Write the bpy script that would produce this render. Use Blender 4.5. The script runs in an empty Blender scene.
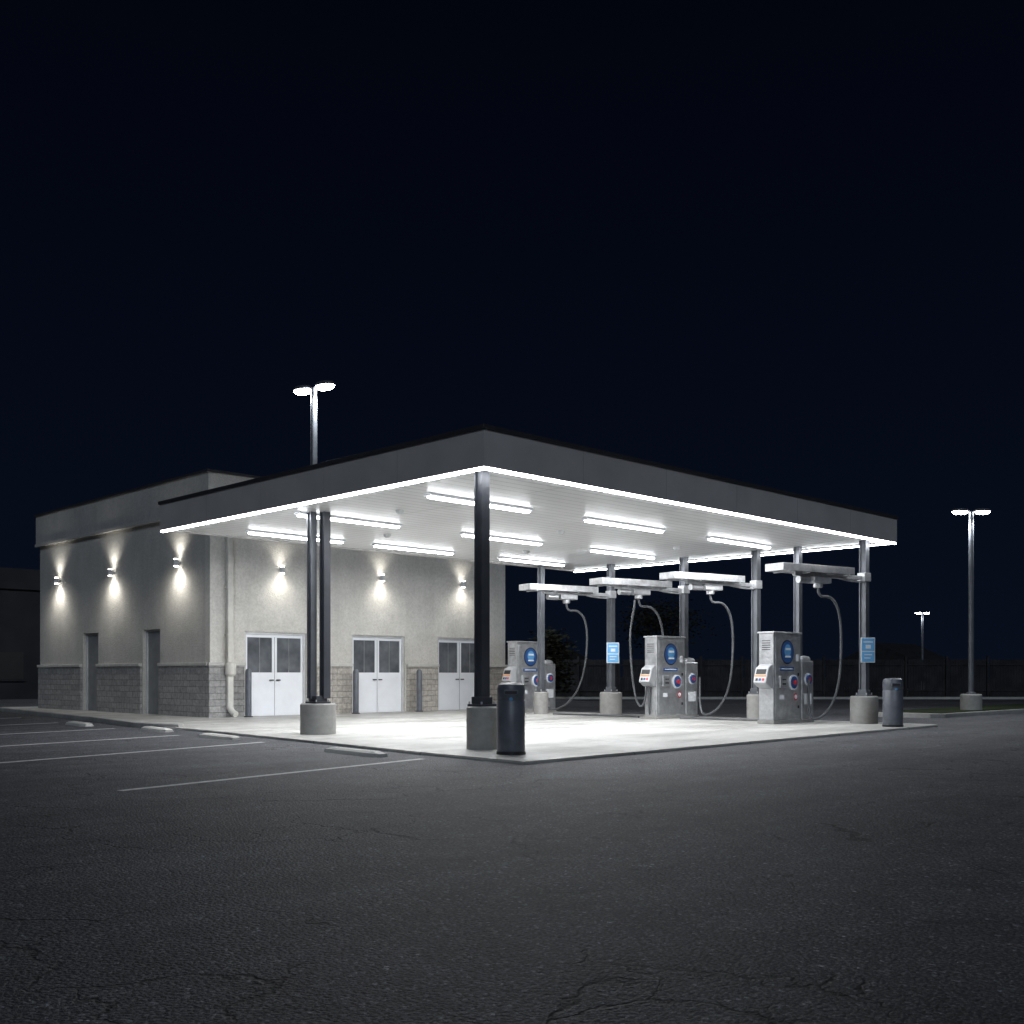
import bpy, bmesh, math, random
from mathutils import Matrix, Vector
random.seed(4)
sc = bpy.context.scene
sc.view_settings.view_transform = 'Standard'
sc.view_settings.look = 'None'
sc.view_settings.exposure = 0
COL = sc.collection

# ---------------------------------------------------------------- materials
def newmat(name):
    m = bpy.data.materials.new(name); m.use_nodes = True
    nt = m.node_tree
    return m, nt, nt.nodes['Principled BSDF']
def N(nt, t, **kw):
    n = nt.nodes.new(t)
    for k, v in kw.items(): setattr(n, k, v)
    return n
def L(nt, a, b): nt.links.new(a, b)
def ramp(nt, fac, stops):
    r = N(nt, 'ShaderNodeValToRGB')
    els = r.color_ramp.elements
    while len(els) < len(stops): els.new(0.5)
    for e, (p, c) in zip(els, stops):
        e.position = p
        e.color = (c, c, c, 1) if isinstance(c, (int, float)) else (*c, 1)
    L(nt, fac, r.inputs['Fac']); return r.outputs['Color']
def noise(nt, vec, scale, detail=4, rough=0.55):
    n = N(nt, 'ShaderNodeTexNoise'); n.inputs['Scale'].default_value = scale
    n.inputs['Detail'].default_value = detail; n.inputs['Roughness'].default_value = rough
    L(nt, vec, n.inputs['Vector']); return n.outputs['Fac']
def mul(nt, a, b, mode='MULTIPLY', fac=1.0):
    m = N(nt, 'ShaderNodeMix', data_type='RGBA', blend_type=mode)
    m.inputs[0].default_value = fac if isinstance(fac, (int, float)) else 1
    if not isinstance(fac, (int, float)): L(nt, fac, m.inputs[0])
    for s, i in ((a, 6), (b, 7)):
        if isinstance(s, tuple): m.inputs[i].default_value = (*s, 1)
        else: L(nt, s, m.inputs[i])
    return m.outputs[2]
def bump(nt, h, bsdf, strength, dist=0.01):
    b = N(nt, 'ShaderNodeBump'); b.inputs['Strength'].default_value = strength
    b.inputs['Distance'].default_value = dist
    L(nt, h, b.inputs['Height']); L(nt, b.outputs['Normal'], bsdf.inputs['Normal'])
def coord(nt): return N(nt, 'ShaderNodeTexCoord').outputs['Object']
def mathn(nt, op, a, b=None, c=None):
    m = N(nt, 'ShaderNodeMath', operation=op)
    for i, s in enumerate((a, b, c)):
        if s is None: continue
        if isinstance(s, (int, float)): m.inputs[i].default_value = s
        else: L(nt, s, m.inputs[i])
    return m.outputs[0]

def simple(name, col, rough=0.6, metal=0.0, var=0.25, scale=3.0, bstr=0.0, bscale=60, spec=0.5):
    m, nt, b = newmat(name)
    co = coord(nt)
    n = noise(nt, co, scale, 3)
    v = ramp(nt, n, [(0.3, 1 - var), (0.7, 1.0)])
    L(nt, mul(nt, tuple(col), v), b.inputs['Base Color'])
    b.inputs['Roughness'].default_value = rough
    b.inputs['Metallic'].default_value = metal
    b.inputs['Specular IOR Level'].default_value = spec
    if bstr > 0: bump(nt, noise(nt, co, bscale, 2), b, bstr, 0.01)
    return m
def emis(name, col, s):
    m, nt, b = newmat(name)
    b.inputs['Base Color'].default_value = (.8, .8, .8, 1)
    b.inputs['Emission Color'].default_value = (*col, 1)
    b.inputs['Emission Strength'].default_value = s
    return m

# asphalt
def asphalt():
    m, nt, b = newmat('asphalt')
    co = coord(nt)
    big = ramp(nt, noise(nt, co, 0.16, 5, 0.65), [(0.3, .66), (0.7, 1.16)])
    mid = ramp(nt, noise(nt, co, 1.7, 5, 0.75), [(0.3, .62), (0.72, 1.25)])
    fine = noise(nt, co, 42, 2, 0.8)
    fr = ramp(nt, fine, [(0.36, .34), (0.5, .95), (0.64, 2.3)])
    vor = N(nt, 'ShaderNodeTexVoronoi'); vor.inputs['Scale'].default_value = 42
    L(nt, co, vor.inputs['Vector'])
    vc = ramp(nt, vor.outputs['Color'], [(0.0, .45), (0.7, 1.0), (0.86, 1.6), (1.0, 4.2)])
    c = mul(nt, (0.084, 0.087, 0.099), big); c = mul(nt, c, mid); c = mul(nt, c, fr); c = mul(nt, c, vc)
    mp = N(nt, 'ShaderNodeMapping'); mp.inputs['Scale'].default_value = (0.07, 1.1, 1)
    mp.inputs['Rotation'].default_value = (0, 0, math.radians(38)); L(nt, co, mp.inputs['Vector'])
    st = ramp(nt, noise(nt, mp.outputs['Vector'], 1.0, 4, .65), [(0.35, .74), (0.65, 1.12)])
    c = mul(nt, c, st)
    wn = N(nt, 'ShaderNodeTexNoise'); wn.inputs['Scale'].default_value = 2.2; wn.inputs['Detail'].default_value = 5
    L(nt, co, wn.inputs['Vector'])
    wa = N(nt, 'ShaderNodeVectorMath', operation='MULTIPLY_ADD')
    wa.inputs[1].default_value = (.8, .8, .0); L(nt, wn.outputs['Color'], wa.inputs[0]); L(nt, co, wa.inputs[2])
    cv = N(nt, 'ShaderNodeTexVoronoi', feature='DISTANCE_TO_EDGE'); cv.inputs['Scale'].default_value = 0.85
    L(nt, wa.outputs[0], cv.inputs['Vector'])
    cr = ramp(nt, cv.outputs['Distance'], [(0.0, 1), (0.005, .9), (0.012, 0)])
    msk = ramp(nt, noise(nt, co, 0.55, 3), [(0.50, 0), (0.56, 1)])
    cf = mul(nt, cr, msk)
    c = mul(nt, c, (0.006, 0.006, 0.007), 'MIX', cf)
    L(nt, c, b.inputs['Base Color'])
    b.inputs['Roughness'].default_value = .72
    b.inputs['Specular IOR Level'].default_value = 0.4
    h = mathn(nt, 'SUBTRACT', fine, mathn(nt, 'MULTIPLY', vor.outputs['Distance'], .8))
    h = mathn(nt, 'SUBTRACT', h, cf)
    bump(nt, h, b, 1.0, 0.014)
    return m
def concrete(name, col, joints=0.0, stain=.25):
    m, nt, b = newmat(name)
    co = coord(nt)
    c = mul(nt, tuple(col), ramp(nt, noise(nt, co, .45, 5, .65), [(0.3, 1 - stain), (0.68, 1.05)]))
    c = mul(nt, c, ramp(nt, noise(nt, co, 6, 4, .7), [(0.3, .82), (0.65, 1.03)]))
    b.inputs['Roughness'].default_value = .7
    if joints:
        s = N(nt, 'ShaderNodeSeparateXYZ'); L(nt, co, s.inputs[0])
        out = None
        for ax, off in (('X', .9), ('Y', 1.2)):
            f = mathn(nt, 'FRACT', mathn(nt, 'DIVIDE', mathn(nt, 'ADD', s.outputs[ax], off), joints))
            g = mathn(nt, 'LESS_THAN', f, 0.007)
            out = g if out is None else mathn(nt, 'MAXIMUM', out, g)
        c = mul(nt, c, (0.08, .08, .075), 'MIX', mathn(nt, 'MULTIPLY', out, .85))
        mp = N(nt, 'ShaderNodeMapping'); mp.inputs['Scale'].default_value = (.14, .9, 1); L(nt, co, mp.inputs['Vector'])
        c = mul(nt, c, ramp(nt, noise(nt, mp.outputs['Vector'], 1, 5, .7), [(0.36, .66), (0.58, 1.0)]))
        v = N(nt, 'ShaderNodeTexVoronoi'); v.inputs['Scale'].default_value = .9; L(nt, co, v.inputs['Vector'])
        c = mul(nt, c, ramp(nt, mathn(nt, 'ADD', v.outputs['Distance'], mathn(nt, 'MULTIPLY', noise(nt, co, 9, 3), .25)), [(.16, .6), (.26, 1.0)]))
        L(nt, ramp(nt, noise(nt, co, .5, 4), [(.35, .3), (.6, .7)]), b.inputs['Roughness'])
    L(nt, c, b.inputs['Base Color'])
    bump(nt, noise(nt, co, 30, 3, .7), b, .35, .01)
    return m
def wallcoord(nt, co):
    s = N(nt, 'ShaderNodeSeparateXYZ'); L(nt, co, s.inputs[0])
    k = N(nt, 'ShaderNodeCombineXYZ')
    L(nt, mathn(nt, 'ADD', s.outputs['X'], s.outputs['Y']), k.inputs[0]); L(nt, s.outputs['Z'], k.inputs[1])
    return k.outputs[0]
def block(name, c1, c2, mortar):
    m, nt, b = newmat(name)
    co = coord(nt); w = wallcoord(nt, co)
    br = N(nt, 'ShaderNodeTexBrick'); L(nt, w, br.inputs['Vector'])
    br.inputs['Scale'].default_value = 1.0
    br.inputs['Brick Width'].default_value = .4; br.inputs['Row Height'].default_value = .2
    br.inputs['Mortar Size'].default_value = .008; br.inputs['Mortar Smooth'].default_value = .3
    br.inputs['Color1'].default_value = (*c1, 1); br.inputs['Color2'].default_value = (*c2, 1)
    br.inputs['Mortar'].default_value = (*mortar, 1)
    c = mul(nt, br.outputs['Color'], ramp(nt, noise(nt, co, 9, 5, .7), [(0.3, .62), (0.7, 1.15)]))
    L(nt, c, b.inputs['Base Color']); b.inputs['Roughness'].default_value = .9
    h = mathn(nt, 'SUBTRACT', noise(nt, co, 14, 4, .7), mathn(nt, 'MULTIPLY', br.outputs['Fac'], .8))
    bump(nt, h, b, .9, .035)
    return m
def stucco(name, col):
    m, nt, b = newmat(name)
    co = coord(nt)
    c = mul(nt, tuple(col), ramp(nt, noise(nt, co, .7, 5, .65), [(0.3, .84), (0.7, 1.03)]))
    c = mul(nt, c, ramp(nt, noise(nt, co, 14, 4, .75), [(0.32, .82), (0.62, 1.04)]))
    mp = N(nt, 'ShaderNodeMapping'); mp.inputs['Scale'].default_value = (2.2, 2.2, .12); L(nt, co, mp.inputs['Vector'])
    c = mul(nt, c, ramp(nt, noise(nt, mp.outputs['Vector'], 1, 4, .6), [(0.32, .92), (0.6, 1.01)]))
    L(nt, c, b.inputs['Base Color']); b.inputs['Roughness'].default_value = .92
    bump(nt, noise(nt, co, 22, 4, .75), b, .8, .025)
    return m
def soffitmat():
    m, nt, b = newmat('soffit_panel')
    co = coord(nt)
    s = N(nt, 'ShaderNodeSeparateXYZ'); L(nt, co, s.inputs[0])
    f = mathn(nt, 'FRACT', mathn(nt, 'DIVIDE', s.outputs['Y'], .3))
    g = mathn(nt, 'LESS_THAN', f, .08)
    c = mul(nt, (.68, .68, .68), (.24, .24, .24), 'MIX', mathn(nt, 'MULTIPLY', g, .9))
    f2 = mathn(nt, 'FRACT', mathn(nt, 'DIVIDE', s.outputs['X'], 3.9))
    c = mul(nt, c, (.25, .25, .25), 'MIX', mathn(nt, 'MULTIPLY', mathn(nt, 'LESS_THAN', f2, .006), .8))
    c = mul(nt, c, ramp(nt, noise(nt, co, .8, 4), [(0.3, .9), (0.7, 1.02)]))
    L(nt, c, b.inputs['Base Color']); b.inputs['Roughness'].default_value = .38
    return m
def steel(name, col=(.64, .65, .67), rough=.28, metal=.8):
    m, nt, b = newmat(name)
    co = coord(nt)
    mp = N(nt, 'ShaderNodeMapping'); mp.inputs['Scale'].default_value = (3, 3, 60); L(nt, co, mp.inputs['Vector'])
    n = noise(nt, mp.outputs['Vector'], 1, 3, .6)
    c = mul(nt, tuple(col), ramp(nt, noise(nt, co, 4, 5, .7), [(0.3, .62), (0.7, 1.06)]))
    L(nt, c, b.inputs['Base Color']); b.inputs['Metallic'].default_value = metal
    L(nt, ramp(nt, n, [(0.3, rough), (0.7, rough + .22)]), b.inputs['Roughness'])
    bump(nt, noise(nt, co, 3.5, 2), b, .4, .035)
    return m

M = dict(
    asphalt=asphalt(),
    slab=concrete('pavement_concrete', (.52, .515, .49), 3.9),
    conc=concrete('pier_concrete', (.34, .335, .32), 0, .35),
    kerb=concrete('kerb_concrete', (.38, .375, .36), 0, .35),
    stucco=stucco('stucco', (.52, .505, .475)),
    stuccof=stucco('stucco_front', (.62, .60, .56)),
    band=stucco('cornice_band', (.47, .46, .44)),
    block=block('split_face_block', (.29, .285, .28), (.38, .37, .36), (.16, .16, .16)),
    stone=block('stone_block', (.40, .375, .34), (.50, .465, .42), (.22, .21, .2)),
    cap=concrete('sill_cap', (.56, .55, .52)),
    fascia=simple('fascia_metal', (.48, .46, .45), .5, .05, .16, 1.0),
    coping=simple('coping_dark', (.05, .05, .056), .45, .3),
    soffit=soffitmat(),
    col=simple('column_paint', (.065, .07, .084), .4, .2, .3, 2.5),
    colg=simple('column_grey', (.15, .16, .18), .4, .4, .3, 2.5),
    pipe=simple('downpipe_paint', (.66, .64, .59), .5),
    white=simple('door_paint', (.80, .82, .86), .45, 0, .08, 2),
    frame=simple('door_frame', (.6, .61, .62), .4, .2),
    gdoor=simple('steel_door_paint', (.25, .255, .26), .5, .1),
    steel=steel('stainless_steel'),
    steel2=steel('galvanised_steel', (.62, .63, .65), .38, .7),
    hose=simple('rubber_hose', (.11, .115, .125), .35),
    bin=simple('bin_plastic', (.115, .125, .15), .42, 0, .3, 6, .2, 80),
    black=simple('black_plastic', (.02, .02, .022), .4),
    blue=simple('blue_decal', (.025, .08, .24), .35, 0, .1),
    lblue=simple('light_blue_decal', (.10, .30, .56), .35, 0, .1),
    signblue=simple('sign_blue', (.16, .46, .80), .35, 0, .1),
    sticker=simple('white_decal', (.75, .77, .8), .4, 0, .1),
    pod=simple('pod_enamel', (.50, .51, .53), .35, .3, .2),
    red=simple('red_decal', (.5, .04, .05), .4, 0, .1),
    orange=simple('orange_decal', (.75, .28, .04), .4, 0, .1),
    dark=simple('dark_render', (.03, .03, .034), .85, 0, .4, .5, spec=.1),
    fence=simple('fence_board', (.035, .035, .038), .9, 0, .45, 2, spec=.1),
    grass=simple('verge_grass', (.03, .04, .02), .95, 0, .5, 8, .8, 40, .1),
    bark=simple('bark', (.05, .04, .03), .9),
    leaf=simple('foliage', (.035, .036, .024), .85, 0, .6, 1.2, spec=.1),
    paint=simple('road_paint', (.82, .82, .81), .7, 0, .45, 9),
    tube=emis('led_tube', (.94, .97, 1.0), 30),
    strip=emis('led_strip', (.94, .97, 1.0), 32),
    lens=emis('lamp_lens', (.95, .98, 1.0), 50),
    slens=emis('sconce_lens', (1, .96, .88), 30),
)
def glassmat():
    m, nt, b = newmat('dark_glass')
    n = noise(nt, coord(nt), 1.5, 3)
    L(nt, ramp(nt, n, [(.35, (.075, .082, .092)), (.65, (.15, .16, .175))]), b.inputs['Base Color']); b.inputs['Roughness'].default_value = .12
    return m
M['glass'] = glassmat()

# ---------------------------------------------------------------- helpers
def empty(name, loc=(0, 0, 0)):
    o = bpy.data.objects.new(name, None); o.location = loc; o.empty_display_size = .3
    COL.objects.link(o); return o
def attach(o, p):
    if p is not None:
        o.parent = p; o.matrix_parent_inverse = Matrix.Translation(-Vector(p.location))
def fin(name, bm, mat, parent=None, smooth=False, T=None, autosm=False):
    if T is not None: bmesh.ops.transform(bm, matrix=T, verts=bm.verts)
    bmesh.ops.recalc_face_normals(bm, faces=bm.faces)
    me = bpy.data.meshes.new(name); bm.to_mesh(me); bm.free()
    if smooth:
        for p in me.polygons: p.use_smooth = True
        if autosm:
            try: me.set_sharp_from_angle(angle=math.radians(35))
            except Exception: pass
    me.materials.append(M[mat] if isinstance(mat, str) else mat)
    o = bpy.data.objects.new(name, me); COL.objects.link(o); attach(o, parent); return o
def addbox(bm, x0, x1, y0, y1, z0, z1, bev=0.0):
    r = bmesh.ops.create_cube(bm, size=1, matrix=Matrix.Translation(((x0+x1)/2, (y0+y1)/2, (z0+z1)/2)) @ Matrix.Diagonal((abs(x1-x0), abs(y1-y0), abs(z1-z0), 1)))
    if bev:
        es = {e for v in r['verts'] for e in v.link_edges}
        bmesh.ops.bevel(bm, geom=list(es), offset=bev, segments=2, affect='EDGES', profile=.5)
def box(name, x0, x1, y0, y1, z0, z1, mat, parent=None, bev=0.008, T=None):
    bm = bmesh.new(); addbox(bm, x0, x1, y0, y1, z0, z1, bev); return fin(name, bm, mat, parent, T=T)
def boxes(name, lst, mat, parent=None, bev=0.006, T=None):
    bm = bmesh.new()
    for b in lst: addbox(bm, *b, bev)
    return fin(name, bm, mat, parent, T=T)
def lathe(name, prof, cx, cy, z, mat, parent=None, seg=40, T=None):
    bm = bmesh.new(); rings = []
    for r, h in prof:
        rings.append([bm.verts.new((cx + r*math.cos(2*math.pi*i/seg), cy + r*math.sin(2*math.pi*i/seg), z+h)) for i in range(seg)])
    for a, b in zip(rings, rings[1:]):
        for i in range(seg): bm.faces.new((a[i], a[(i+1) % seg], b[(i+1) % seg], b[i]))
    bm.faces.new(rings[0]); bm.faces.new(rings[-1])
    return fin(name, bm, mat, parent, True, T, True)
def disc(name, c, axis, r, th, mat, parent=None, T=None, seg=32):
    R = {'Z': Matrix.Identity(4), 'X': Matrix.Rotation(math.pi/2, 4, 'Y'), 'Y': Matrix.Rotation(math.pi/2, 4, 'X')}[axis]
    bm = bmesh.new()
    bmesh.ops.create_cone(bm, cap_ends=True, segments=seg, radius1=r, radius2=r, depth=th, matrix=Matrix.Translation(c) @ R)
    return fin(name, bm, mat, parent, True, T, True)
def tube(name, pts, rad, mat, parent=None, res=8):
    cu = bpy.data.curves.new(name, 'CURVE'); cu.dimensions = '3D'
    sp = cu.splines.new('NURBS'); sp.points.add(len(pts)-1)
    for p, q in zip(sp.points, pts): p.co = (*q, 1)
    sp.use_endpoint_u = True; sp.order_u = 4; sp.resolution_u = res
    cu.bevel_depth = rad; cu.bevel_resolution = 4; cu.use_fill_caps = True
    cu.materials.append(M[mat])
    o = bpy.data.objects.new(name, cu); COL.objects.link(o); attach(o, parent); return o
def light(name, typ, loc, energy, parent=None, col=(1, .98, .95), aim=None, **kw):
    l = bpy.data.lights.new(name, typ); l.energy = energy; l.color = col
    for k, v in kw.items(): setattr(l, k, v)
    o = bpy.data.objects.new(name, l); o.location = loc
    if aim: o.rotation_euler = Vector(aim).to_track_quat('-Z', 'Y').to_euler()
    COL.objects.link(o); attach(o, parent); return o
def polyslab(name, pts, z0, z1, mat, parent=None, bev=.02):
    bm = bmesh.new()
    f = bm.faces.new([bm.verts.new((x, y, z0)) for x, y in pts])
    r = bmesh.ops.extrude_face_region(bm, geom=[f])
    vs = [v for v in r['geom'] if isinstance(v, bmesh.types.BMVert)]
    for v in vs: v.co.z = z1
    es = [e for e in bm.edges if all(abs(v.co.z - z1) < 1e-6 for v in e.verts)]
    if bev: bmesh.ops.bevel(bm, geom=es, offset=bev, segments=2, affect='EDGES')
    return fin(name, bm, mat, parent)

# ---------------------------------------------------------------- ground
bm = bmesh.new()
f = bm.faces.new([bm.verts.new(p) for p in ((-300, -300, 0), (400, -300, 0), (400, 400, 0), (-300, 400, 0))])
fin('asphalt_ground', bm, 'asphalt')
SZ = .05
pv = [(11.86, 11.69), (28.3, 12.45), (28.6, 12.7), (28.6, 33), (31, 34), (31, 46), (15.5, 46), (15.1, 42.7), (13.75, 31), (13.3, 28.6),
      (13.05, 27.4), (13.1, 26), (13.15, 24.5), (12.6, 19), (12.05, 14.5)]
polyslab('concrete_pavement', pv, -.05, SZ, 'slab')
def ribbon(name, pts, w, z1, mat):
    bm = bmesh.new(); n = len(pts); rows = []
    for i, (x, y) in enumerate(pts):
        a = Vector(pts[max(i-1, 0)]); b = Vector(pts[min(i+1, n-1)]); t = (b-a).normalized(); nn = Vector((-t.y, t.x))
        p = Vector((x, y))
        l, r = p + nn*w/2, p - nn*w/2
        b_ = .02
        li, ri = p + nn*(w/2-b_), p - nn*(w/2-b_)
        rows.append([bm.verts.new((l.x, l.y, -.02)), bm.verts.new((l.x, l.y, z1-b_)), bm.verts.new((li.x, li.y, z1)),
                     bm.verts.new((ri.x, ri.y, z1)), bm.verts.new((r.x, r.y, z1-b_)), bm.verts.new((r.x, r.y, -.02))])
    for a, b in zip(rows, rows[1:]):
        for k in range(5): bm.faces.new((a[k], a[k+1], b[k+1], b[k]))
    bm.faces.new(rows[0]); bm.faces.new(rows[-1])
    return fin(name, bm, mat)
ribbon('kerb', [(13.35, 25.4), (13.1, 26.3), (13.05, 27.3), (13.25, 28.5), (13.7, 31), (14.4, 37), (15.06, 42.7), (15.45, 46), (16.2, 56)], .16, .13, 'kerb')
def pline(a, b, w=.13):
    a = Vector(a); b = Vector(b); t = (b-a).normalized(); n = Vector((-t.y, t.x))*w/2
    bm = bmesh.new()
    bm.faces.new([bm.verts.new((*(q), .004)) for q in ((a-n), (b-n), (b+n), (a+n))])
    fin('parking_line_marking', bm, 'paint')
pline((5.78, 12.5), (11.5, 13.7)); pline((5.9, 17.65), (12.0, 19.35)); pline((5.9, 21.35), (12.0, 22.9))
pline((6.2, 25.3), (12.3, 26.9)); pline((6.6, 29.6), (12.6, 31.2)); pline((7.0, 34), (13.2, 35.6))
def stop(cx, cy, ang, ln=1.8, zk=1.0):
    e = empty('parking_wheel_stop', (cx, cy, 0))
    T = Matrix.Translation((cx, cy, 0)) @ Matrix.Rotation(ang, 4, 'Z')
    bm = bmesh.new(); prof = [(-.18, 0), (-.14, .06), (-.07, .09), (.07, .09), (.14, .06), (.18, 0)]
    rows = [[bm.verts.new((x * k, y, z * (k if z > .08 else 1) * zk)) for x, z in prof] for y, k in ((-ln/2, .6), (-ln/2+.2, 1), (ln/2-.2, 1), (ln/2, .6))]
    for a, b in zip(rows, rows[1:]):
        for i in range(5): bm.faces.new((a[i], a[i+1], b[i+1], b[i]))
    bm.faces.new(rows[0]); bm.faces.new(rows[-1])
    fin('stop_body', bm, 'cap', e, T=T)
    for s in (-1, 1): disc('anchor_pin', (0, s*ln*.3, .092*zk), 'Z', .025, .01, 'steel2', e, T)
stop(11.35, 15.35, -.1); stop(12.05, 21.2, -.12); stop(12.55, 25.1, -.12, 1.7); stop(12.4, 29.3, -.1, 1.7)

# ---------------------------------------------------------------- building
bx0, bx1, by0, by1, BH = 16.95, 29.75, 30.4, 43.75, 7.72
B = empty('car_wash_building', ((bx0+bx1)/2, (by0+by1)/2, 0))
def wall_run(fixed, a0, a1, opens, hz, z1, inward, axis, mat, prefix, th=.3, z0=0.0):
    lst = []; cur = a0
    for o0, o1 in opens:
        lst.append((cur, o0, z0, z1)); lst.append((o0, o1, hz, z1)); cur = o1
    lst.append((cur, a1, z0, z1))
    bl = []
    for p, q, za, zb in lst:
        if axis == 'X': bl.append((p, q, *sorted((fixed, fixed+inward*th)), za, zb))
        else: bl.append((*sorted((fixed, fixed+inward*th)), p, q, za, zb))
    return boxes(prefix, bl, mat, B, bev=0)
fo = [(18.18, 20.5), (22.36, 24.7), (26.27, 28.6)]
lo = [(33.67, 34.9), (38.4, 39.7)]
ZB = 6.45
wall_run(by0, bx0, bx1, fo, 2.75, ZB, 1, 'X', 'stuccof', 'front_wall')
wall_run(bx0, by0+.3, by1, lo, 2.9, ZB, 1, 'Y', 'stucco', 'side_wall')
box('right_wall', bx1-.3, bx1, by0+.3, by1-.3, 0, ZB, 'stucco', B, 0)
box('rear_wall', bx0+.3, bx1, by1-.3, by1, 0, ZB, 'stucco', B, 0)
P = .12
boxes('parapet_band', [(bx0-P, bx1+P, by0-P, by0+.25, ZB, BH-.08), (bx0-P, bx1+P, by1-.25, by1+P, ZB, BH-.08),
      (bx0-P, bx0+.25, by0+.25, by1-.25, ZB, BH-.08), (bx1-.25, bx1+P, by0+.25, by1-.25, ZB, BH-.08)], 'band', B, 0)
boxes('parapet_drip', [(bx0-P-.05, bx1+P+.05, by0-P-.05, by0-P-.002, ZB-.02, ZB+.09), (bx0-P-.05, bx0-P-.002, by0-P, by1+P, ZB-.02, ZB+.09)], 'band', B, .01)
boxes('parapet_coping', [(bx0-P-.06, bx1+P+.06, by0-P-.06, by0+.3, BH-.08, BH), (bx0-P-.06, bx1+P+.06, by1-.3, by1+P+.06, BH-.08, BH),
      (bx0-P-.06, bx0+.3, by0+.3, by1-.3, BH-.08, BH), (bx1-.3, bx1+P+.06, by0+.3, by1-.3, BH-.08, BH)], 'coping', B, .01)
box('roof', bx0+.25, bx1-.25, by0+.25, by1-.25, 6.9, 7.0, 'coping', B, 0)
WZ = 1.66
sw = .08
front_segs = []; cur = bx0-sw
for o0, o1 in fo: front_segs.append((cur, o0-.06)); cur = o1+.06
front_segs.append((cur, bx1))
boxes('front_wainscot', [(a, b, by0-sw, by0-.001, 0, WZ) for a, b in front_segs[1:]], 'stone', B, 0)
boxes('front_wainscot_corner', [(front_segs[0][0], front_segs[0][1], by0-sw, by0-.001, 0, WZ)], 'block', B, 0)
boxes('front_sill', [(a-.03, b+.03, by0-sw-.05, by0-.001, WZ, WZ+.1) for a, b in front_segs], 'cap', B, .012)
side_segs = []; cur = by0
for o0, o1 in lo: side_segs.append((cur, o0-.05)); cur = o1+.05
side_segs.append((cur, by1))
boxes('side_wainscot', [(bx0-sw, bx0-.001, a, b, 0, WZ) for a, b in side_segs], 'block', B, 0)
boxes('side_sill', [(bx0-sw-.05, bx0-.001, a+.002, b, WZ, WZ+.1) for a, b in side_segs], 'cap', B, .012)
for i, (a, b) in enumerate(fo):
    y = by0 + .12; H = 2.75; f = .08
    boxes('bay_door_frame', [(a, a+f, y-.05, y+.12, 0, H), (b-f, b, y-.05, y+.12, 0, H), (a+f, b-f, y-.05, y+.12, H-f, H)], 'frame', B, .006)
    m = (a+b)/2
    boxes('bay_door_stiles', [(a+f, b-f, y, y+.06, .05, 1.45), (a+f, b-f, y, y+.06, 2.58, H-f), (m-.09, m+.09, y, y+.06, 1.45, 2.58),
          (a+f, a+f+.07, y, y+.06, 1.45, 2.58), (b-f-.07, b-f, y, y+.06, 1.45, 2.58)], 'white', B, 0)
    boxes('bay_door_glass', [(a+f+.07, m-.09, y+.03, y+.045, 1.45, 2.58), (m+.09, b-f-.07, y+.03, y+.045, 1.45, 2.58)], 'glass', B, 0)
    q1 = (a+f+.07+m-.09)/2; q2 = (m+.09+b-f-.07)/2
    boxes('bay_door_glazing_bar', [(q-.012, q+.012, y+.012, y+.028, 1.45, 2.58) for q in (q1, q2)], 'gdoor', B, 0)
    boxes('bay_door_kickplate', [(a+f+.06, m-.05, y-.012, y-.001, .08, .32), (m+.05, b-f-.06, y-.012, y-.001, .08, .32)], 'white', B, .003)
    boxes('bay_door_handle', [(m-.2, m-.05, y-.05, y-.012, 1.18, 1.22), (m+.05, m+.2, y-.05, y-.012, 1.18, 1.22)], 'black', B, .005)
    boxes('bay_door_seam', [(m-.006, m+.006, y-.004, y-.0005, .05, 2.6)], 'black', B, 0)
for a, b in lo:
    x = bx0 + .16
    boxes('side_door_frame', [(x-.05, x+.08, a, a+.07, 0, 2.9), (x-.05, x+.08, b-.07, b, 0, 2.9), (x-.05, x+.08, a+.07, b-.07, 2.83, 2.9)], 'frame', B, .005)
    box('side_door_leaf', x, x+.05, a+.07, b-.07, .04, 2.83, 'gdoor', B, .004)
    boxes('side_door_lever', [(x-.06, x-.03, a+.14, a+.28, 1.02, 1.06), (x-.04, x-.001, a+.14, a+.19, 1.0, 1.08)], 'steel', B, .004)
dx, dy = 17.55, by0-.16
box('downpipe', dx-.1, dx+.1, dy-.07, dy+.07, .28, 6.4, 'pipe', B, .03)
lathe('downpipe_shoe', [(.13, .0), (.17, .05), (.17, .35), (.12, .42)], dx, dy-.04, 1.35, 'pipe', B)
tube('downpipe_outlet', [(dx, dy, .5), (dx, dy, .3), (dx, dy-.08, .2), (dx+.05, dy-.28, .14)], .1, 'pipe', B)
boxes('downpipe_brackets', [(dx-.12, dx+.12, dy-.085, by0-.001, z, z+.06) for z in (2.6, 4.1, 5.6)], 'pipe', B, .005)
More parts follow.
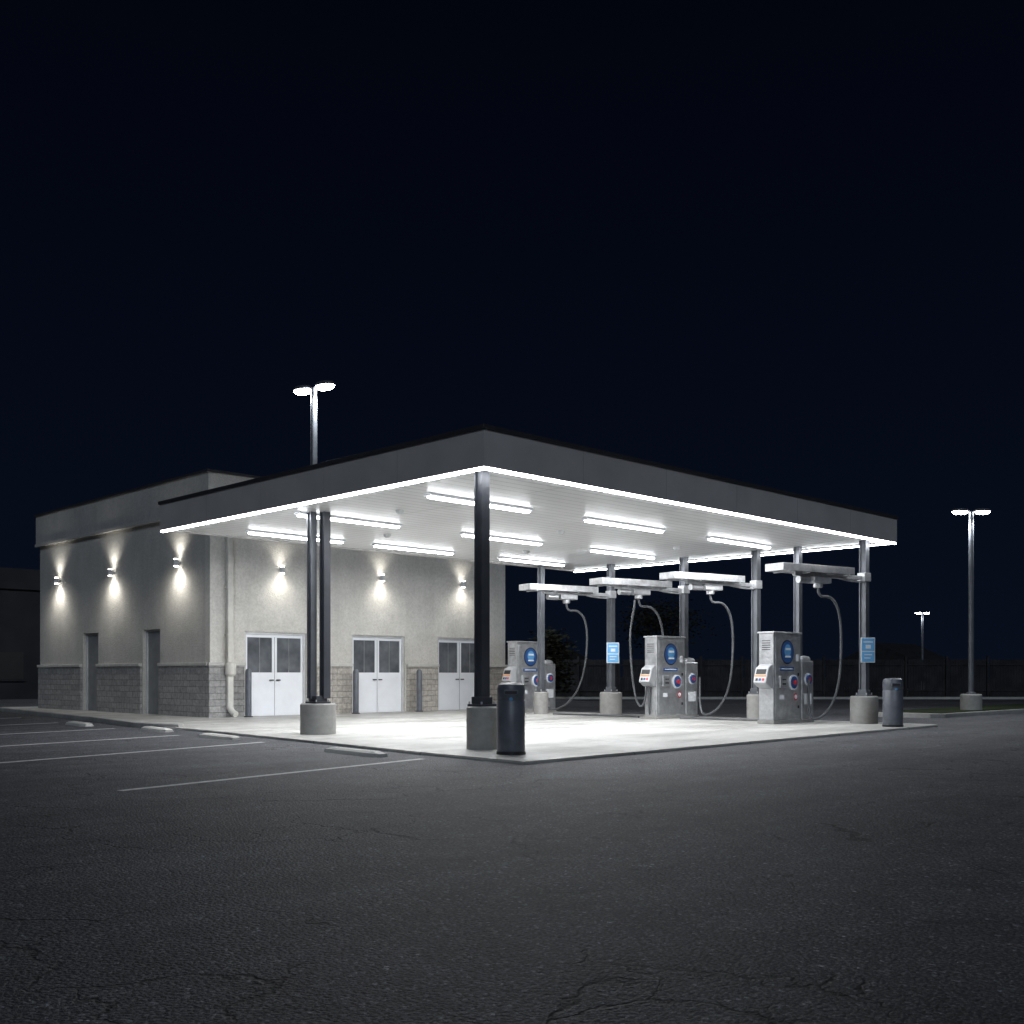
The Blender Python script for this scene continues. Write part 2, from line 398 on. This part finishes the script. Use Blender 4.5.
def sconce(x, y, z, nx, ny, pw):
    n = Vector((nx, ny, 0)); c = Vector((x, y, z)) + n*.14
    e = empty('wall_sconce', (x, y, z))
    lathe('sconce_body', [(.06, -.11), (.085, -.10), (.085, .10), (.06, .11)], c.x, c.y, z, 'frame', e, 24)
    lathe('sconce_lens_lower', [(.07, -.125), (.07, -.112)], c.x, c.y, z, 'slens', e, 24)
    lathe('sconce_lens_upper', [(.07, .112), (.07, .125)], c.x, c.y, z, 'slens', e, 24)
    if nx: boxes('sconce_arm', [(x-.1, x, y-.03, y+.03, z-.04, z+.04)], 'frame', e, 0)
    else: boxes('sconce_arm', [(x-.03, x+.03, y-.1, y, z-.04, z+.04)], 'frame', e, 0)
    c2 = Vector((x, y, z)) + n*.36
    cc = (1, .96, .87)
    light('sconce_downlight', 'SPOT', (c2.x, c2.y, z-.14), pw, e, cc, (-nx*.35, -ny*.35, -1), spot_size=math.radians(118), spot_blend=1, shadow_soft_size=.1)
    light('sconce_uplight', 'SPOT', (c2.x, c2.y, z+.14), pw*.65, e, cc, (-nx*.35, -ny*.35, 1), spot_size=math.radians(112), spot_blend=1, shadow_soft_size=.1)
    c3 = Vector((x, y, z)) + n*.75
    light('sconce_spill', 'SPOT', (c3.x, c3.y, z-.16), pw*.8, e, cc, (-nx*.35, -ny*.35, -1), spot_size=math.radians(160), spot_blend=1, shadow_soft_size=.2)
for v in (41.8, 37.1, 32.3): sconce(bx0, v, 4.98, -1, 0, 84)
for u in (19.47, 23.57, 27.4): sconce(u, by0, 4.78, 0, -1, 30)

# ---------------------------------------------------------------- canopy
cx0, cx1, cy0, cy1, CZ, CT = 12.91, 28.54, 13.72, 25.65, 5.02, 5.75
C = empty('canopy', ((cx0+cx1)/2, (cy0+cy1)/2, 0))
t = .12
boxes('fascia', [(cx0, cx0+t, cy0, cy1, CZ, CT-.08), (cx1-t, cx1, cy0, cy1, CZ, CT-.08),
      (cx0+t, cx1-t, cy0, cy0+t, CZ, CT-.08), (cx0+t, cx1-t, cy1-t, cy1, CZ, CT-.08)], 'fascia', C, 0)
seams = []
k = cx0+2.6
while k < cx1-.5: seams.append((k, k+.005, cy0-.003, cy0-.001, CZ+.01, CT-.09)); k += 2.6
k = cy0+2.4
while k < cy1-.5: seams.append((cx0-.003, cx0-.001, k, k+.005, CZ+.01, CT-.09)); k += 2.4
boxes('fascia_seams', seams, 'gdoor', C, 0)
o = .04
boxes('coping', [(cx0-o, cx0+.2, cy0-o, cy1+o, CT-.08, CT), (cx1-.2, cx1+o, cy0-o, cy1+o, CT-.08, CT),
      (cx0+.2, cx1-.2, cy0-o, cy0+.2, CT-.08, CT), (cx0+.2, cx1-.2, cy1-.2, cy1+o, CT-.08, CT)], 'coping', C, .01)
box('roof_deck', cx0+t, cx1-t, cy0+t, cy1-t, 5.45, 5.55, 'coping', C, 0)
box('soffit', cx0+t, cx1-t, cy0+t, cy1-t, CZ+.03, CZ+.09, 'soffit', C, 0)
lt = .06
boxes('edge_led_strip', [(cx0+.02, cx0+.02+lt, cy0+.02, cy1-.02, CZ-.045, CZ-.001), (cx0+.02+lt, cx1-.02, cy0+.02, cy0+.02+lt, CZ-.045, CZ-.001),
      (cx1-.02-lt*.5, cx1-.02, cy0+.02+lt, cy1-.02, CZ-.03, CZ-.001)], 'strip', C, 0)
for v, us in ((16.7, (14.2, 19.0, 23.95)), (20.7, (13.75, 18.75, 23.8)), (24.2, (14.6, 18.6, 23.5))):
    for u in us:
        box('tube_light_housing', u-.06, u+2.91, v-.10, v+.10, CZ-.025, CZ+.028, 'white', C, .01)
        box('tube_light', u, u+2.85, v-.06, v+.06, CZ-.065, CZ-.027, 'tube', C, 0)
        light('tube_lamp', 'AREA', (u+1.42, v, CZ-.07), 170, C, (.97, .985, 1), (0, 0, -1), shape='RECTANGLE', size=.12, size_y=2.8).rotation_euler = (0, 0, math.pi/2)
for u, v in ((15.2, 18.9), (20.3, 18.7), (25.3, 18.8), (22.9, 22.5), (17.6, 22.4)):
    lathe('soffit_sensor', [(.10, 0), (.09, -.05), (.04, -.09)], u, v, CZ+.03, 'frame', C, 24)
def hcol(x, y, s, z0, z1, mat, name='column'):
    w = s/2; tf = .03
    boxes(name, [(x-w, x+w, y-w, y-w+tf, z0, z1), (x-w, x+w, y+w-tf, y+w, z0, z1), (x-w*.55, x+w*.55, y-w+tf, y+w-tf, z0, z1)], mat, C, .004)
def pier(x, y, r, h=.8, s=.25, mat='col'):
    lathe('column_pier', [(r, 0), (r, h-.03), (r-.03, h)], x, y, SZ-.01, 'conc', C)
    box('column_base_plate', x-s*.85, x+s*.85, y-s*.85, y+s*.85, SZ+h-.01, SZ+h+.03, mat, C, .005)
    boxes('column_plinth', [(x-s*.62, x+s*.62, y-s*.62, y+s*.62, SZ+h+.03, SZ+h+.16)], mat, C, .01)
    for a in (-1, 1):
        for b in (-1, 1): disc('anchor_bolt', (x+a*s*.72, y+b*s*.72, SZ+h+.05), 'Z', .018, .05, 'steel2', C, seg=8)
pier(13.34, 14.23, .28, .78, .22); hcol(13.34, 14.23, .2, .9, CZ+.03, 'col')
pier(14.07, 20.41, .40, .70, .24)
hcol(14.07+.11, 20.41-.11, .18, .85, CZ+.03, 'col'); hcol(14.07-.10, 20.41+.10, .16, .85, CZ+.03, 'colg')
posts = [(27.65, 14.23), (27.65, 17.65), (27.65, 20.26), (27.65, 23.23)]
for i, (x, y) in enumerate(posts):
    pier(x, y, .37 if i in (0, 3) else .27, .76, .2, 'colg'); hcol(x, y, .2, .9, CZ+.03, 'colg')
for x, y in ((27.65, 16.26), (26.35, 25.2)):
    pier(x, y, .25, .76, .18, 'colg'); hcol(x, y, .18, .9, CZ+.03, 'colg')

# ---------------------------------------------------------------- kiosks
def kiosk(x, y, a=1.4, b=.46, H=2.5, small=True):
    e = empty('car_wash_kiosk', (x+a/2, y+b/2, SZ))
    z = SZ
    box('kiosk_base', x-.03, x+a+.03, y-.03, y+b+.03, z, z+.1, 'conc', e, .01)
    box('kiosk_cabinet', x, x+a, y, y+b, z+.1, z+H-.05, 'steel', e, .02)
    box('kiosk_lid', x-.03, x+a+.03, y-.03, y+b+.03, z+H-.05, z+H, 'steel2', e, .012)
    boxes('kiosk_front_panels', [(x+.08, x+a-.08, y-.016, y-.001, z+.2, z+1.02), (x+.08, x+a-.08, y-.016, y-.001, z+1.08, z+H-.14)], 'steel', e, .006)
    yy = y-.017
    disc('emblem_ring', (x+.66, yy-.004, z+1.95), 'Y', .33, .012, 'black', e)
    disc('emblem_disc', (x+.66, yy-.012, z+1.95), 'Y', .30, .012, 'blue', e)
    disc('emblem_inner', (x+.66, yy-.019, z+1.99), 'Y', .17, .008, 'lblue', e)
    boxes('emblem_mark', [(x+.54, x+.79, yy-.030, yy-.024, z+2.0, z+2.06), (x+.52, x+.80, yy-.030, yy-.024, z+1.80, z+1.85)], 'sticker', e, 0)
    box('instruction_label', x+.3, x+1.0, yy-.006, yy-.001, z+1.44, z+1.54, 'blue', e, 0)
    boxes('instruction_text', [(x+.36, x+.94, yy-.011, yy-.0065, z+1.48, z+1.505)], 'sticker', e, 0)
    disc('dial_bezel', (x+.95, yy-.02, z+1.12), 'Y', .21, .04, 'sticker', e)
    disc('dial_face', (x+.95, yy-.045, z+1.12), 'Y', .17, .02, 'blue', e)
    disc('dial_knob', (x+.95, yy-.07, z+1.12), 'Y', .07, .05, 'red', e)
    disc('round_warning_decal', (x+1.1, yy-.004, z+.72), 'Y', .10, .008, 'red', e)
    disc('round_warning_inner', (x+1.1, yy-.011, z+.72), 'Y', .065, .006, 'sticker', e)
    boxes('coin_box', [(x+.22, x+.56, yy-.07, yy-.001, z+.98, z+1.3)], 'steel', e, .01)
    boxes('coin_slot', [(x+.3, x+.48, yy-.078, yy-.071, z+1.18, z+1.21), (x+.3, x+.48, yy-.078, yy-.071, z+1.06, z+1.1)], 'black', e, 0)
    boxes('small_decals', [(x+.28, x+.5, yy-.006, yy-.001, z+.66, z+.78), (x+1.12, x+1.26, yy-.006, yy-.001, z+1.7, z+1.9)], 'sticker', e, 0)
    boxes('panel_lock', [(x+1.2, x+1.26, yy-.02, yy-.001, z+.4, z+.48), (x+1.2, x+1.26, yy-.02, yy-.001, z+1.3, z+1.38)], 'black', e, .004)
    bm = bmesh.new()
    pr = [(0, .95), (-.13, 1.0), (-.34, 1.12), (-.20, 1.52), (0, 1.62)]
    v0 = [bm.verts.new((x+p, y+.03, z+q)) for p, q in pr]; v1 = [bm.verts.new((x+p, y+b-.03, z+q)) for p, q in pr]
    for i in range(5): bm.faces.new((v0[i], v0[(i+1) % 5], v1[(i+1) % 5], v1[i]))
    bm.faces.new(v0); bm.faces.new(v1)
    bmesh.ops.bevel(bm, geom=list(bm.edges), offset=.015, segments=2, affect='EDGES')
    fin('control_pod', bm, 'pod', e)
    d = Vector((.14, 0, .40)).normalized(); n = Vector((-.40, 0, .14)).normalized()
    def padq(name, s0, s1, w0, w1, mat, off):
        o0 = Vector((x-.34, 0, z+1.12)) + n*off
        bm = bmesh.new(); vs = []
        for s, w in ((s0, w0), (s1, w0), (s1, w1), (s0, w1)):
            p = o0 + d*s; vs.append(bm.verts.new((p.x, y+w, p.z)))
        f = bm.faces.new(vs)
        r = bmesh.ops.extrude_face_region(bm, geom=[f])
        for v in r['geom']:
            if isinstance(v, bmesh.types.BMVert): v.co += n*.008
        fin(name, bm, mat, e)
    padq('pod_display', .24, .38, .08, b-.08, 'black', .001)
    padq('pod_orange_stripe', .17, .21, .06, b-.06, 'orange', .001)
    for i in range(3): padq('pod_button', .05, .12, .09+i*.1, .16+i*.1, ('red', 'blue', 'black')[i], .001)
    boxes('side_vents', [(x-.008, x-.001, y+.1, y+b-.1, z+2.0+i*.06, z+2.02+i*.06) for i in range(5)], 'black', e, 0)
    box('hose_bracket', x+a, x+a+.16, y+.1, y+.22, z+1.15, z+1.25, 'steel2', e, .01)
    if small:
        sx = x+a+.04; sw_ = .62
        e2 = empty('vacuum_unit', (sx+sw_/2, y+.15, SZ))
        box('vacuum_cabinet', sx, sx+sw_, y-.02, y+.24, z+.08, z+1.72, 'steel', e2, .03)
        box('vacuum_plinth', sx-.02, sx+sw_+.02, y-.04, y+.26, z, z+.08, 'conc', e2, .01)
        lathe('vacuum_cap', [(.26, 0), (.26, .06), (.2, .12), (.0001, .15)], 0, 0, 0, 'steel2', e2, 32,
              T=Matrix.Translation((sx+sw_/2, y+.11, z+1.72)) @ Matrix.Diagonal((1.1, .48, 1, 1)))
        disc('vacuum_port', (sx+sw_/2, y-.05, z+1.2), 'Y', .13, .06, 'blue', e2)
        disc('vacuum_port_rim', (sx+sw_/2, y-.025, z+1.2), 'Y', .18, .02, 'sticker', e2)
        disc('vacuum_port_cap', (sx+sw_/2, y-.085, z+1.2), 'Y', .06, .02, 'red', e2)
        box('vacuum_label', sx+.12, sx+sw_-.12, y-.026, y-.021, z+.5, z+.8, 'sticker', e2, 0)
    return e
kiosk(25.5, 15.73); kiosk(25.9, 19.97); kiosk(26.6, 26.6, 1.3)

# ---------------------------------------------------------------- boom arms with hoses
ad = Vector((-.9755, .219, 0)); AZ = 4.02
def boom(px, py, attachpt, ln=3.4, second=None):
    e = empty('wash_boom_arm', (px, py, AZ))
    ang = math.atan2(ad.y, ad.x)
    T = Matrix.Translation((px, py, AZ)) @ Matrix.Rotation(ang, 4, 'Z')
    box('boom_post_clamp', -.13, .13, -.13, .13, -.10, .14, 'steel2', e, .01, T)
    boxes('boom_beam', [(.13, 2.7, -.05, .05, -.06, .05)], 'steel2', e, .008, T)
    boxes('boom_tray', [(.75, ln, -.3, .3, .055, .085), (.75, ln, -.32, -.3, .03, .22), (.75, ln, .3, .32, .03, .22), (ln, ln+.02, -.32, .32, .03, .22)], 'steel', e, .004, T)
    boxes('boom_tray_ribs', [(t_, t_+.05, -.298, .298, -.0, .053) for t_ in (.9, 1.5, 2.4, 3.1)], 'steel2', e, .003, T)
    tube('boom_stay', [tuple(T @ Vector((.1, 0, -.1))), tuple(T @ Vector((.5, 0, -.12))), tuple(T @ Vector((1.0, 0, -.05)))], .025, 'steel2', e)
    box('swivel_block', 1.45, 2.1, -.15, .15, -.22, -.06, 'steel2', e, .02, T)
    lathe('swivel_joint', [(.10, -.34), (.12, -.32), (.12, -.22), (.08, -.22)], 1.8, 0, 0, 'steel', e, 24, T)
    disc('swivel_motor', (2.35, 0, -.15), 'X', .09, .4, 'steel', e, T)
    S = Vector((px, py, 0)) + ad*1.8
    Apt = Vector(attachpt)
    bo = -ad
    prof = [(0, 3.68, 0), (0, 3.52, 0), (.12, 3.42, 0), (.42, 3.5, 0), (.78, 3.25, .03), (.93, 2.7, .08), (.97, 2.0, .15), (.98, 1.3, .28), (.9, .75, .45), (.6, .3, .62), (.2, .12, .8), (-.05, .2, .93)]
    pts = []
    for b_, z, k in prof:
        p = S + bo*b_; q = Vector((Apt.x, Apt.y, 0)) + bo*b_*.9
        m_ = p.lerp(q, k); pts.append((m_.x, m_.y, z))
    pts += [(Apt.x, Apt.y, Apt.z-.35), tuple(Apt)]
    tube('spray_hose', pts, .034, 'hose', e)
    if second:
        q = Vector(second); S2 = S + ad*.15
        pts = [(S2.x, S2.y, 3.66), (S2.x, S2.y, 3.4)]
        for k, z in ((.05, 2.8), (.12, 2.0), (.2, 1.3), (.4, .6), (.65, .35), (.9, .5)):
            m_ = S2.lerp(Vector((q.x, q.y, 0)), k) + ad*.25*(1-k); pts.append((m_.x, m_.y, z))
        pts.append(tuple(q)); tube('spray_hose_loop', pts, .032, 'hose', e)
boom(*posts[0], (27.1, 15.6, 1.25))
boom(*posts[1], (27.7, 19.7, 1.3))
boom(*posts[2], (25.85, 20.2, 1.2), second=(25.85, 20.3, 1.1))
boom(*posts[3], (28.0, 26.6, 1.2))
tube('ground_hose', [(26.9, 16.3, SZ+.03), (27.0, 17.2, SZ+.03), (26.3, 18.0, SZ+.03), (26.9, 18.8, SZ+.03), (26.4, 19.5, SZ+.03)], .03, 'hose')
tube('ground_hose', [(26.2, 20.9, SZ+.03), (26.9, 21.7, SZ+.03), (26.0, 22.5, SZ+.03), (26.5, 23.4, SZ+.03), (26.3, 24.6, SZ+.03)], .03, 'hose')

# ---------------------------------------------------------------- signs on posts
def postsign(x, y, zc):
    e = empty('instruction_sign', (x, y, zc))
    T = Matrix.Translation((x, y, 0)) @ Matrix.Rotation(math.radians(-28), 4, 'Z')
    yy = -.16
    box('sign_panel', -.22, .22, yy-.02, yy, zc-.34, zc+.34, 'sticker', e, .004, T)
    box('sign_blue_field', -.195, .195, yy-.025, yy-.021, zc-.02, zc+.315, 'signblue', e, 0, T)
    box('sign_lower_field', -.195, .195, yy-.025, yy-.021, zc-.315, zc-.05, 'signblue', e, 0, T)
    boxes('sign_text', [(-.15, .15, yy-.03, yy-.026, zc+.2, zc+.24), (-.08, .08, yy-.03, yy-.026, zc+.04, zc+.14),
          (-.12, .12, yy-.03, yy-.026, zc-.14, zc-.11), (-.12, .07, yy-.03, yy-.026, zc-.23, zc-.20)], 'sticker', e, 0, T)
    boxes('sign_bracket', [(-.1, .1, yy+.001, yy+.08, zc-.2, zc-.14), (-.1, .1, yy+.001, yy+.08, zc+.14, zc+.2)], 'steel2', e, 0, T)
postsign(27.65, 14.23, 2.05); postsign(27.65, 23.23, 2.1)

# ---------------------------------------------------------------- bins, bollards
def bin_(x, y, r=.225, h=1.2):
    e = empty('trash_can', (x, y, SZ))
    lathe('can_body', [(r*.96, 0), (r, .03), (r, h*.74), (r*.97, h*.75), (r*.97, h*.765), (r, h*.775), (r, h-.1), (r*.93, h-.03), (r*.7, h), (.001, h+.01)], x, y, SZ, 'bin', e, 48)
    lathe('can_foot_ring', [(r+.012, 0), (r+.012, .05), (r, .055)], x, y, SZ, 'black', e, 48)
    n = Vector((-.7039, -.7103, 0)); c = Vector((x, y, SZ+h*.86)) + n*(r-.012)
    T = Matrix.Translation(c) @ Matrix.Rotation(math.atan2(n.y, n.x), 4, 'Z')
    disc('can_badge', (.004, 0, -.1), 'X', .03, .03, 'lblue', e, T)
    box('can_opening_frame', -.02, .022, -.12, .12, -.03, .055, 'bin', e, .012, T)
    box('can_opening', .0, .026, -.10, .10, -.015, .04, 'black', e, .008, T)
bin_(12.83, 12.97, .235, 1.2); bin_(26.5, 12.85, .25, 1.24)
for u in (18.0, 22.15, 24.95):
    e = empty('bollard', (u, 29.9, SZ))
    lathe('bollard_post', [(.1, 0), (.1, 1.42), (.085, 1.48), (.04, 1.52)], u, 29.9, SZ, 'bin', e, 28)
    lathe('bollard_collar', [(.14, 0), (.14, .03), (.1, .04)], u, 29.9, SZ, 'coping', e, 28)

# ---------------------------------------------------------------- street lamps
def lamp(x, y, H, hw, pr, pierr, pw, splay):
    e = empty('street_lamp', (x, y, 0))
    if pierr: lathe('lamp_footing', [(pierr, 0), (pierr, .66), (pierr-.03, .7)], x, y, 0, 'conc', e)
    zb = .7 if pierr else 0
    lathe('lamp_post', [(pr*1.6, 0), (pr*1.6, .05), (pr, .08), (pr*.8, H-zb)], x, y, zb, 'colg', e, 24)
    dirs = Vector((.7103, -.7039, 0))
    for s in (-1, 1):
        T = Matrix.Translation((x, y, H)) @ Matrix.Rotation(math.atan2(dirs.y*s, dirs.x*s) + splay, 4, 'Z')
        box('lamp_arm', 0, hw*.5, -.04, .04, -.08, -.01, 'colg', e, .01, T)
        Th = T @ Matrix.Translation((hw*.62, 0, 0))
        lathe('lamp_head', [(.42, -.03), (.5, -.01), (.5, .05), (.4, .13), (.15, .17)], 0, 0, 0, 'colg', e, 32, Th @ Matrix.Diagonal((hw, hw*.6, max(.6, hw), 1)))
        lathe('lamp_lens', [(.30, -.15), (.42, -.09), (.46, -.031)], 0, 0, 0, 'lens', e, 32, Th @ Matrix.Diagonal((hw, hw*.6, max(.6, hw), 1)))
        c = Th @ Vector((0, 0, -.3))
        light('lamp_light', 'SPOT', c, pw, e, (.93, .97, 1), (0, 0, -1), spot_size=math.radians(165), spot_blend=.6, shadow_soft_size=.15)
lamp(31.46, 46, 15.9, 1.25, .2, 0, 2500, -.6)
lamp(38.1, 15.6, 7.1, .62, .1, .36, 500, 0)
lamp(87.6, 39.9, 6.5, .56, .1, .3, 250, 0)

# ---------------------------------------------------------------- background
isl = [(33.5, 15.0), (34, 14.75), (75, 14.75), (75, 17.4), (34, 17.4), (33.5, 17.1), (33.3, 16.1)]
polyslab('kerb_island', isl, -.05, .13, 'kerb', None, .02)
polyslab('grass_verge', [(34.3, 14.98), (74, 14.98), (74, 17.17), (34.3, 17.17)], .1, .15, 'grass', None, 0)
ribbon('kerb', [(40.5, 44.5), (60, 25), (77.5, 7.5)], .18, .13, 'kerb')
polyslab('grass_verge', [(41, 45), (78, 8), (100, 30), (63, 67)], -.02, .08, 'grass', None, 0)
F = empty('fence', (60, 26, 0))
a = Vector((42.2, 47.4)); b = Vector((84, 6)); Lf = (b-a).length; dd = (b-a).normalized()
T = Matrix.Translation((a.x, a.y, 0)) @ Matrix.Rotation(math.atan2(dd.y, dd.x), 4, 'Z')
boxes('fence_posts', [(k, k+.12, -.06, .06, 0, 2.45) for k in [i*2.4 for i in range(int(Lf/2.4)+1)]], 'fence', F, 0, T)
bl = []; k = .12
while k < Lf:
    if (k % 2.4) > .13: bl.append((k, k+.14, .065, .085, .08, 2.25+random.uniform(-.02, .02)))
    k += .155
boxes('fence_boards', bl, 'fence', F, 0, T)
boxes('fence_rails', [(0, Lf, .01, .06, z, z+.08) for z in (.4, 1.9)], 'fence', F, 0, T)
def shed(name, x0, x1, y0, y1, H, gable=False):
    e = empty(name, ((x0+x1)/2, (y0+y1)/2, 0))
    box('walls', x0, x1, y0, y1, 0, H, 'dark', e, 0)
    if gable:
        bm = bmesh.new(); ym = (y0+y1)/2; o = .5
        v = [bm.verts.new(p) for p in ((x0-o, y0-o, H), (x0-o, y1+o, H), (x0-o, ym, H+2.0), (x1+o, y0-o, H), (x1+o, y1+o, H), (x1+o, ym, H+2.0))]
        for q in ((0, 1, 2), (3, 4, 5), (0, 2, 5, 3), (1, 2, 5, 4), (0, 1, 4, 3)): bm.faces.new([v[i] for i in q])
        fin('gable_roof', bm, 'fence', e)
    else:
        boxes('parapet', [(x0-.15, x1+.15, y0-.15, y0-.002, H-1.0, H+.15), (x0-.15, x0-.002, y0, y1, H-1.0, H+.15)], 'dark', e, 0)
    k = x0+1.5
    while k < x1-2:
        box('window', k, k+1.6, y0-.03, y0-.001, 1.1, 2.6, 'black', e, 0)
        box('window_sill', k-.1, k+1.7, y0-.1, y0-.032, 1.0, 1.09, 'dark', e, 0)
        k += 3.6
shed('neighbouring_building', 2, 34, 62, 80, 7.1)
shed('distant_house', 104, 112, 48, 56, 2.6, True)
shed('distant_house', 76, 88, 76, 86, 2.4, True)

def tree(name, x, y, H, R, n, trunk=True, sq=1.0):
    e = empty(name, (x, y, 0))
    cl = []
    if trunk:
        bm = bmesh.new()
        def limb(p, q, r0, r1):
            d = (q-p); mtx = Matrix.Translation((p+q)/2) @ d.to_track_quat('Z', 'Y').to_matrix().to_4x4()
            bmesh.ops.create_cone(bm, cap_ends=True, segments=8, radius1=r0, radius2=r1, depth=d.length, matrix=mtx)
        base = Vector((x, y, 0)); top = Vector((x+.1, y, H*.45)); limb(base, top, H*.03, H*.02)
        for i in range(7):
            an = random.uniform(0, 6.28); q = top + Vector((math.cos(an)*R*.6, math.sin(an)*R*.6, H*random.uniform(.15, .4)))
            limb(top - Vector((0, 0, random.uniform(0, H*.15))), q, H*.014, H*.004); cl.append(q)
        fin('trunk_and_limbs', bm, 'bark', e)
    for i in range(12):
        an = random.uniform(0, 6.28); rr = random.uniform(.1, .85)*R
        cl.append(Vector((x+math.cos(an)*rr, y+math.sin(an)*rr, H*random.uniform(.12 if not trunk else .45, .88))))
    bm = bmesh.new()
    for i in range(n):
        c = random.choice(cl); s = R*.3
        p = c + Vector((random.gauss(0, s), random.gauss(0, s), random.gauss(0, s*.7)))
        if p.z < .1: p.z = random.uniform(.1, .5)
        z = random.uniform(.08, .2)
        q = Matrix.Translation(p) @ Matrix.Rotation(random.uniform(0, 6.28), 4, 'Z') @ Matrix.Rotation(random.uniform(0, 3.1), 4, 'X')
        vs = [bm.verts.new(q @ Vector(k)) for k in ((-z, 0, 0), (0, -z*.5, 0), (z, 0, 0), (0, z*.5, 0))]
        bm.faces.new(vs)
    fin('foliage', bm, 'leaf', e)
tree('bush', 42.0, 39.6, 4.0, 1.3, 1700, False)
tree('tree', 68, 52, 7.5, 3.0, 2500)

# ---------------------------------------------------------------- world, added night fill, camera
w = bpy.data.worlds.new('World'); sc.world = w; w.use_nodes = True
nt = w.node_tree; bg = nt.nodes['Background']
tc = N(nt, 'ShaderNodeTexCoord'); s = N(nt, 'ShaderNodeSeparateXYZ'); L(nt, tc.outputs['Generated'], s.inputs[0])
r = N(nt, 'ShaderNodeValToRGB'); els = r.color_ramp.elements
els[0].position = 0; els[0].color = (.0026, .0050, .0115, 1)
els[1].position = .6; els[1].color = (.0008, .0013, .0036, 1)
e_ = els.new(.25); e_.color = (.0014, .0029, .0078, 1)
L(nt, s.outputs['Z'], r.inputs[0]); L(nt, r.outputs[0], bg.inputs['Color']); bg.inputs['Strength'].default_value = 1.0
light('night_fill_sun', 'SUN', (0, 0, 30), .66, None, (.74, .85, 1), (.60, .67, -.46), angle=math.radians(12))  # added moon-like fill from behind the camera, lifts asphalt and fascia

cam = bpy.data.cameras.new('camera'); co = bpy.data.objects.new('camera', cam); COL.objects.link(co)
co.location = (0, 0, 1.4); co.rotation_euler = (math.pi/2, 0, -math.asin(.7039))
cam.sensor_width = 36; cam.lens = 36*1082/1024; cam.shift_y = 162/1024; cam.clip_end = 1500
sc.camera = co
